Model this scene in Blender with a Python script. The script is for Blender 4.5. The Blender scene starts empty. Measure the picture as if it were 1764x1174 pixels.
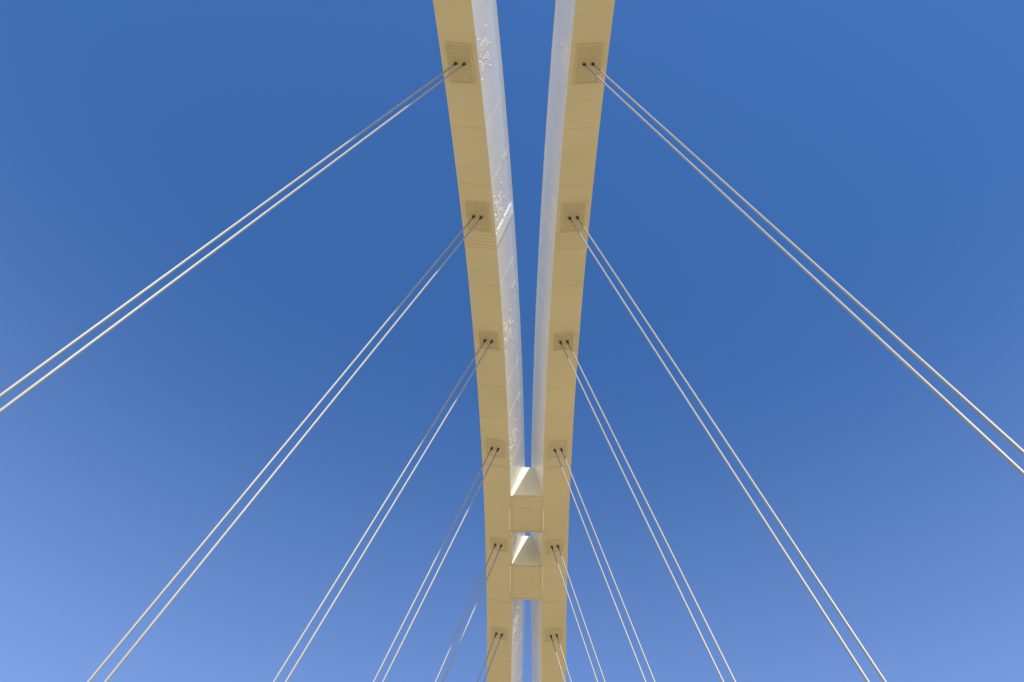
import bpy, math, random
from mathutils import Vector, Matrix
random.seed(4)
scene = bpy.context.scene
CZ = 1.6            # camera eye height above the deck
T = 0.229           # inward lean of the arch planes
AL = math.atan(T)
X0 = 10.0
SUN = Vector((0.36, -1.1, 1.0)).normalized()
SUN_E = 5.0
SKY = 0.15

# ---------------- materials ----------------
def mat(name, col, rough=0.5, metal=0.0, var=0.06, scale=0.6, fine=0.02, bump=0.0, stretch=(1,1,1), dirt=0.0):
    m = bpy.data.materials.new(name); m.use_nodes = True
    nt = m.node_tree; N = nt.nodes; L = nt.links
    b = N["Principled BSDF"]
    b.inputs["Roughness"].default_value = rough
    b.inputs["Metallic"].default_value = metal
    tc = N.new("ShaderNodeTexCoord"); mp = N.new("ShaderNodeMapping")
    mp.inputs["Scale"].default_value = stretch
    L.new(tc.outputs["Object"], mp.inputs["Vector"])
    n1 = N.new("ShaderNodeTexNoise"); n1.inputs["Scale"].default_value = scale; n1.inputs["Detail"].default_value = 6
    n2 = N.new("ShaderNodeTexNoise"); n2.inputs["Scale"].default_value = 14; n2.inputs["Detail"].default_value = 4
    L.new(mp.outputs[0], n1.inputs["Vector"]); L.new(tc.outputs["Object"], n2.inputs["Vector"])
    r1 = N.new("ShaderNodeMapRange"); r1.inputs[1].default_value=.3; r1.inputs[2].default_value=.7
    r1.inputs[3].default_value = 1-var; r1.inputs[4].default_value = 1+var
    L.new(n1.outputs["Fac"], r1.inputs[0])
    r2 = N.new("ShaderNodeMapRange"); r2.inputs[1].default_value=.3; r2.inputs[2].default_value=.7
    r2.inputs[3].default_value = 1-fine; r2.inputs[4].default_value = 1+fine
    L.new(n2.outputs["Fac"], r2.inputs[0])
    mu = N.new("ShaderNodeMath"); mu.operation='MULTIPLY'
    L.new(r1.outputs[0], mu.inputs[0]); L.new(r2.outputs[0], mu.inputs[1])
    last = mu.outputs[0]
    if dirt > 0:
        n3 = N.new("ShaderNodeTexNoise"); n3.inputs["Scale"].default_value = 1.0; n3.inputs["Detail"].default_value = 5
        mp3 = N.new("ShaderNodeMapping"); mp3.inputs["Scale"].default_value = (0.7, 5.0, 0.7)
        L.new(tc.outputs["Object"], mp3.inputs["Vector"]); L.new(mp3.outputs[0], n3.inputs["Vector"])
        r3 = N.new("ShaderNodeMapRange"); r3.inputs[1].default_value=.60; r3.inputs[2].default_value=.72
        r3.inputs[3].default_value = 1; r3.inputs[4].default_value = 1-dirt
        L.new(n3.outputs["Fac"], r3.inputs[0])
        m3 = N.new("ShaderNodeMath"); m3.operation='MULTIPLY'
        L.new(last, m3.inputs[0]); L.new(r3.outputs[0], m3.inputs[1]); last = m3.outputs[0]
    vm = N.new("ShaderNodeVectorMath"); vm.operation='SCALE'; vm.inputs[0].default_value = col
    L.new(last, vm.inputs["Scale"]); L.new(vm.outputs[0], b.inputs["Base Color"])
    if bump > 0:
        bp = N.new("ShaderNodeBump"); bp.inputs["Strength"].default_value = bump; bp.inputs["Distance"].default_value = .02
        L.new(n1.outputs["Fac"], bp.inputs["Height"]); L.new(bp.outputs[0], b.inputs["Normal"])
    return m
CREAM = mat("underside_bounce_tint", (0.62,0.51,0.275), .45, var=.05, scale=.4, fine=.02, bump=.06, dirt=.08)  # warm light bounced off the ground, put into the underside colour
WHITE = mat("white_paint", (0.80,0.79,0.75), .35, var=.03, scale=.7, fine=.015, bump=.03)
BEAM  = mat("beam_glow_tint", (0.90,0.84,0.64), .4, var=.03, scale=.9, fine=.02)  # warm glow between the ribs painted into the crossbeam colour
PLATE = mat("anchor_plate_paint", (0.57,0.46,0.24), .5, var=.05, scale=2.5, fine=.04)
BOLTD = mat("bolt_weathered", (0.53,0.43,0.23), .5)
BOLTW = mat("bolt_painted", (0.84,0.83,0.81), .35)
CABLE = mat("hanger_sheath", (0.30,0.29,0.27), .36, var=.04, scale=1.0, fine=0.0)
SOCK  = mat("socket_steel", (0.035,0.03,0.028), .5, var=.2)
CONC  = mat("light_concrete", (0.52,0.44,0.31), .85, var=.1, scale=.4, fine=.05)
ASPH  = mat("light_asphalt", (0.46,0.39,0.28), .9, var=.08, scale=.5, fine=.06)
LINE  = mat("road_marking", (0.8,0.8,0.78), .7)
SAND  = mat("sandy_ground", (0.52,0.42,0.27), .95, var=.15, scale=.03, fine=.05)
RAIL  = mat("railing_steel", (0.55,0.55,0.55), .4, metal=.6)

root = bpy.data.objects.new("arch_bridge", None); scene.collection.objects.link(root)

class MB:
    def __init__(s): s.v=[]; s.f=[]; s.m=[]
    def add(s, vs, fs, mi=0):
        o=len(s.v); s.v += [tuple(v) for v in vs]
        for f in fs: s.f.append([i+o for i in f]); s.m.append(mi)
    def box(s, o, a, b, c, mi=0):   # centre + half-axis vectors
        o=Vector(o); a=Vector(a); b=Vector(b); c=Vector(c)
        vs=[o+x*a+y*b+z*c for x in(-1,1) for y in(-1,1) for z in(-1,1)]
        s.add(vs,[(0,1,3,2),(4,6,7,5),(0,4,5,1),(2,3,7,6),(0,2,6,4),(1,5,7,3)],mi)
    def cyl(s, p, q, r, n=8, mi=0, r2=None, cap=True):
        p=Vector(p); q=Vector(q); r2 = r if r2 is None else r2
        d=(q-p).normalized(); u=d.orthogonal().normalized(); w=d.cross(u)
        vs=[]
        for c,rr in((p,r),(q,r2)):
            for i in range(n):
                a=2*math.pi*i/n; vs.append(c+u*math.cos(a)*rr+w*math.sin(a)*rr)
        fs=[(i,(i+1)%n,n+(i+1)%n,n+i) for i in range(n)]
        if cap: fs += [tuple(range(n))[::-1], tuple(range(n,2*n))]
        s.add(vs,fs,mi)
    def obj(s, name, mats, parent=root, smooth=False):
        me=bpy.data.meshes.new(name); me.from_pydata(s.v,[],s.f)
        for m in mats: me.materials.append(m)
        for p,mi in zip(me.polygons,s.m): p.material_index=mi; p.use_smooth=smooth
        import bmesh
        bm=bmesh.new(); bm.from_mesh(me); bmesh.ops.recalc_face_normals(bm,faces=bm.faces); bm.to_mesh(me); bm.free()
        ob=bpy.data.objects.new(name,me); scene.collection.objects.link(ob)
        if parent: ob.parent=parent
        return ob

# ---------------- arch geometry ----------------
YC=32.8
def zb(y): return 37.72-.0057*(y-YC)**2
def P(y,s): z=zb(y); return Vector((s*(X0-T*z), y, z+CZ))
def frame(y,s):
    e=.01; t=(P(y+e,s)-P(y-e,s)).normalized()
    W=Vector((math.cos(AL),0,s*math.sin(AL)))
    n=W.cross(t)
    if n.z<0: n=-n
    return P(y,s),t,W,n
HW=.66; RH=2.6
def build_rib(name,s):
    mb=MB()
    prof=[(-HW,0),(HW,0),(HW,.035),(HW-.035,.035),(HW-.035,RH-.035),(HW,RH-.035),(HW,RH),(-HW,RH),(-HW,RH-.035),(-HW+.035,RH-.035),(-HW+.035,.035),(-HW,.035)]
    ys=[-57+ i*(180/300.) for i in range(301)]
    np_=len(prof); vs=[]
    for y in ys:
        p,t,W,n=frame(y,s)
        for a,b in prof: vs.append(p+W*a+n*b)
    mb.v=[tuple(v) for v in vs]
    for i in range(len(ys)-1):
        for j in range(np_):
            k=(j+1)%np_
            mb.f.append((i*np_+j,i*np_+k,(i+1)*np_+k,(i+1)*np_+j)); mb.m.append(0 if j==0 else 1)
    mb.f.append(tuple(range(np_))); mb.m.append(1)
    mb.f.append(tuple((len(ys)-1)*np_+j for j in range(np_))); mb.m.append(1)
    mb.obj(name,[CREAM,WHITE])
AN=[7.88,14.01,19.98,25.91,31.75,37.47]
allA=[-33.5,-27.6,-21.7,-15.8,-9.9,-4.0,1.95]+AN+[43.3,49.2,55.1,61,66.9,72.8,78.7,84.6,90.5,96.4]
PL={7.88:1.45,14.01:1.25,19.98:.85,25.91:.9,31.75:.7,37.47:.7}

def bolt(mb,c,nrm,r,h,mi=0): mb.cyl(c,c+nrm*h,r,6,mi,r2=r*.8)

for s,side in((-1,"left"),(1,"right")):
    build_rib("arch_rib_"+side,s)
    pl=MB(); bd=MB(); bw=MB(); hg=MB(); sk=MB(); sm=MB()
    for y in allA:
        p,t,W,n=frame(y,s)
        L=PL.get(y,.9)
        # anchor plate below the bottom flange with raised rim
        wh=.44 if L>1 else .40
        pl.box(p-n*.010+t*(-.02),W*wh,t*L/2,n*.012)
        for q in(-1,1):
            pl.box(p-n*.018+t*(q*L/2),W*(wh+.02),t*.018,n*.024,1)
            pl.box(p-n*.018+W*(q*wh),W*.014,t*(L/2-.020),n*.020,1)
        if 0<y<24:
            st=.10; nx=int(2*(wh-.05)/st); ny=int((L-.12)/st)
            for i in range(nx+1):
                for j in range(ny+1):
                    a=-nx*st/2+i*st; b=-ny*st/2+j*st
                    if abs(b)<.1 and .05<abs(a)<.25: continue
                    bolt(bd,p+W*a+t*b-n*.022,-n,.027,.025)
        # hangers
        dn=Vector((s*math.sin(AL),0,-math.cos(AL)))
        for q in(-.15,.15):
            a=p+W*q
            if y<-36 or y>98: continue
            ln=(a.z-0.25)/math.cos(AL)
            hg.cyl(a+dn*.0,a+dn*ln,.030,16,cap=False)
            sk.cyl(a+n*.02,a+dn*.08,.055,12)
            sk.cyl(a+dn*.08,a+dn*.3,.038,10,r2=.033)
            sk.cyl(a+dn*(ln-1.2),a+dn*ln,.06,10)
        # bolt clusters on inner face
        if -5<y<50:
            ins=-s
            base=p+W*(ins*(HW-.035))
            nr=W*ins
            for bx in(-.27,.27):
                for i in range(4):
                    for j in range(8):
                        if random.random()<.2: continue
                        bolt(bw,base+t*(bx+(i-1.5)*.11)+n*(.35+j*.12),nr,.027,.022)
            for tt,nn in((-.75,.3),(.75,.3),(-.75,1.3),(.75,1.3),(0,.2),(0,1.5)):
                bolt(bw,base+t*tt+n*nn,nr,.035,.03)
            for j in range(7):
                bolt(bw,base+t*(-1.6+ (j%2)*.12)+n*(1.75+.1*j),nr,.028,.03)
    # splices: wide bolted cover near y=15, thin weld seams elsewhere
    for y in(-8.0,15.05,50.6):
        p,t,W,n=frame(y,s)
        for tt in(-.37,-.22,-.07,.08,.23,.38):
            for i in range(13):
                bolt(bd,p+t*tt+W*(-.57+i*.095)-n*0,-n,.022,.018)
        ins=-s; base=p+W*(ins*(HW-.035)); nr=W*ins
        sm.box(base+nr*.012+n*(RH/2),nr*.014,t*.28,n*(RH/2-.05),1)
        for tt in(-.2,-.07,.07,.2):
            for j in range(24): bolt(bw,base+nr*.026+t*tt+n*(.12+j*.1),nr,.022,.018)
    ww=[3.1,5.6,10.3,12.6,17.2,22.4,24.2,26.98,35.35,39.2]
    for y in ww:
        p,t,W,n=frame(y,s)
        big = y in(26.98,35.35)
        sm.box(p-n*.002,W*(HW-.01),t*(.025 if big else .012),n*(.015 if big else .006),0)
        ins=-s; base=p+W*(ins*(HW-.035)); nr=W*ins
        sm.box(base+n*(RH/2),nr*.003,t*.009,n*(RH/2-.05),1)
    pl.obj("anchor_plates_"+side,[PLATE,CREAM]); bd.obj("underside_bolts_"+side,[BOLTD]); bw.obj("web_bolts_"+side,[BOLTW])
    hg.obj("hanger_cables_"+side,[CABLE],smooth=True); sk.obj("cable_sockets_"+side,[SOCK],smooth=True); sm.obj("weld_seams_"+side,[CREAM,WHITE])

# ---------------- crossbeams ----------------
cb=MB()
for ya,yb in((28.6,30.7),(32.9,35.0)):
    z0=zb((ya+yb)/2)+CZ-.17; z1=z0+2.3
    def xin(z): return (X0-T*(z-CZ))-HW*math.cos(AL)+.05+.03
    vs=[]
    for yy in(ya+.04,yb-.04):
        vs += [(-xin(z0+.1),yy,z0+.03),(xin(z0+.1),yy,z0+.03),(xin(z1),yy,z1),(-xin(z1),yy,z1)]
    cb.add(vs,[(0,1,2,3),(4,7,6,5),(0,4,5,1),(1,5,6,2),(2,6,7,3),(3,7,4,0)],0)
    # bottom cover plate, proud of rib flanges
    ym=(ya+yb)/2
    cb.box((0,ym,z0),(.77,0,0),(0,(yb-ya)/2,0),(0,0,.028),1)
    for q in(-1,1):
        cb.box((q*.70,ym,z0-.034),(.012,0,0),(0,(yb-ya)/2-.02,0),(0,0,.014),1)
        cb.box((0,ym+q*((yb-ya)/2+.0),z0-.03),(.775,0,0),(0,.02,0),(0,0,.03),1)
    for i in range(4):
        for q in(-1,1):
            c=Vector((q*(.1+.16*(i%2)),ym-.3+.2*(i//2),z0-.028)); cb.box(c,(.045,0,0),(0,.03,0),(0,0,.012),1)
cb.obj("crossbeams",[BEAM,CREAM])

# ---------------- deck, ground ----------------
dk=MB()
dk.box((0,33,-.8),(11.6,0,0),(0,100,0),(0,0,.79),0)
dk.obj("deck_slab",[CONC])
rd=MB(); rd.box((0,33,.0),(8.6,0,0),(0,100,0),(0,0,.006)); rd.obj("roadway",[ASPH])
lm=MB()
for x in(-8.3,8.3,-.12,.12): lm.box((x,33,.010),(.06,0,0),(0,100,0),(0,0,.002))
for i in range(33):
    for x in(-4.2,4.2): lm.box((x,-65+i*6,.010),(.06,0,0),(0,1.5,0),(0,0,.002))
lm.obj("lane_markings",[LINE])
kb=MB()
for s in(-1,1):
    kb.box((s*8.75,33,.06),(.14,0,0),(0,100,0),(0,0,.07))
kb.obj("kerbs",[CONC])
rl=MB()
for s in(-1,1):
    for i in range(101): rl.box((s*11.45,-66+i*2-.9,.6),(.03,0,0),(0,.03,0),(0,0,.6))
    for z in(.35,.75,1.2): rl.box((s*11.45,33,z),(.035,0,0),(0,100,0),(0,0,.025))
rl.obj("railings",[RAIL])
ft=MB()
for s in(-1,1):
    for y in(-53,118.6): ft.box((s*11.6,y,-4.8),(2.2,0,0),(0,4,0),(0,0,3.1))
ft.obj("arch_footings",[CONC])
bpy.ops.mesh.primitive_plane_add(size=8000,location=(0,0,-8)); g=bpy.context.object; g.name="ground"; g.data.materials.append(SAND)

# ---------------- camera ----------------
cam=bpy.data.cameras.new("camera"); co=bpy.data.objects.new("camera",cam); scene.collection.objects.link(co)
cam.sensor_width=36; cam.lens=35.0; cam.clip_start=.05; cam.clip_end=20000
Zc=Vector((.04095,.4771,-.8779)).normalized()
Yc=Vector((.0064,-.8787,-.4773)); Yc=(Yc-Zc*Yc.dot(Zc)).normalized()
Xc=Yc.cross(Zc)
M=Matrix((Xc,Yc,Zc)).to_4x4()
M.translation=Vector((1.04,0,CZ))
co.matrix_world=M
scene.camera=co

# ---------------- light ----------------
el=math.asin(SUN.z); az=math.atan2(SUN.x,SUN.y)
sl=bpy.data.lights.new("sun","SUN"); sl.energy=SUN_E; sl.angle=math.radians(.5); sl.color=(1,.95,.86)
so=bpy.data.objects.new("sun",sl); scene.collection.objects.link(so)
so.rotation_euler=SUN.to_track_quat('Z','Y').to_euler(); so.location=(0,0,80)
w=bpy.data.worlds.new("World"); scene.world=w; w.use_nodes=True
nt=w.node_tree; bg=nt.nodes["Background"]
sk=nt.nodes.new("ShaderNodeTexSky"); sk.sky_type='NISHITA'; sk.sun_disc=False
sk.sun_elevation=el; sk.sun_rotation=az; sk.air_density=1.5; sk.dust_density=.7; sk.ozone_density=5.0
hs=nt.nodes.new("ShaderNodeHueSaturation"); hs.inputs["Saturation"].default_value=1.25; hs.inputs["Hue"].default_value=.511; hs.inputs["Value"].default_value=1.07
nt.links.new(sk.outputs[0],hs.inputs["Color"])
# low-altitude haze: sky pales away from the zenith
tc=nt.nodes.new("ShaderNodeTexCoord"); sx=nt.nodes.new("ShaderNodeSeparateXYZ")
nt.links.new(tc.outputs["Generated"],sx.inputs[0])
mr=nt.nodes.new("ShaderNodeMapRange"); mr.interpolation_type='SMOOTHSTEP'
mr.inputs[1].default_value=.90; mr.inputs[2].default_value=.45; mr.inputs[3].default_value=0; mr.inputs[4].default_value=1
nt.links.new(sx.outputs["Z"],mr.inputs[0])
vm=nt.nodes.new("ShaderNodeVectorMath"); vm.operation='SCALE'; vm.inputs[0].default_value=(1.25,1.45,2.3)
nt.links.new(mr.outputs[0],vm.inputs["Scale"])
ad=nt.nodes.new("ShaderNodeVectorMath"); ad.operation='ADD'
nt.links.new(hs.outputs[0],ad.inputs[0]); nt.links.new(vm.outputs[0],ad.inputs[1])
nt.links.new(ad.outputs[0],bg.inputs[0]); bg.inputs[1].default_value=SKY
scene.view_settings.view_transform='Standard'; scene.view_settings.look='None'; scene.view_settings.exposure=0
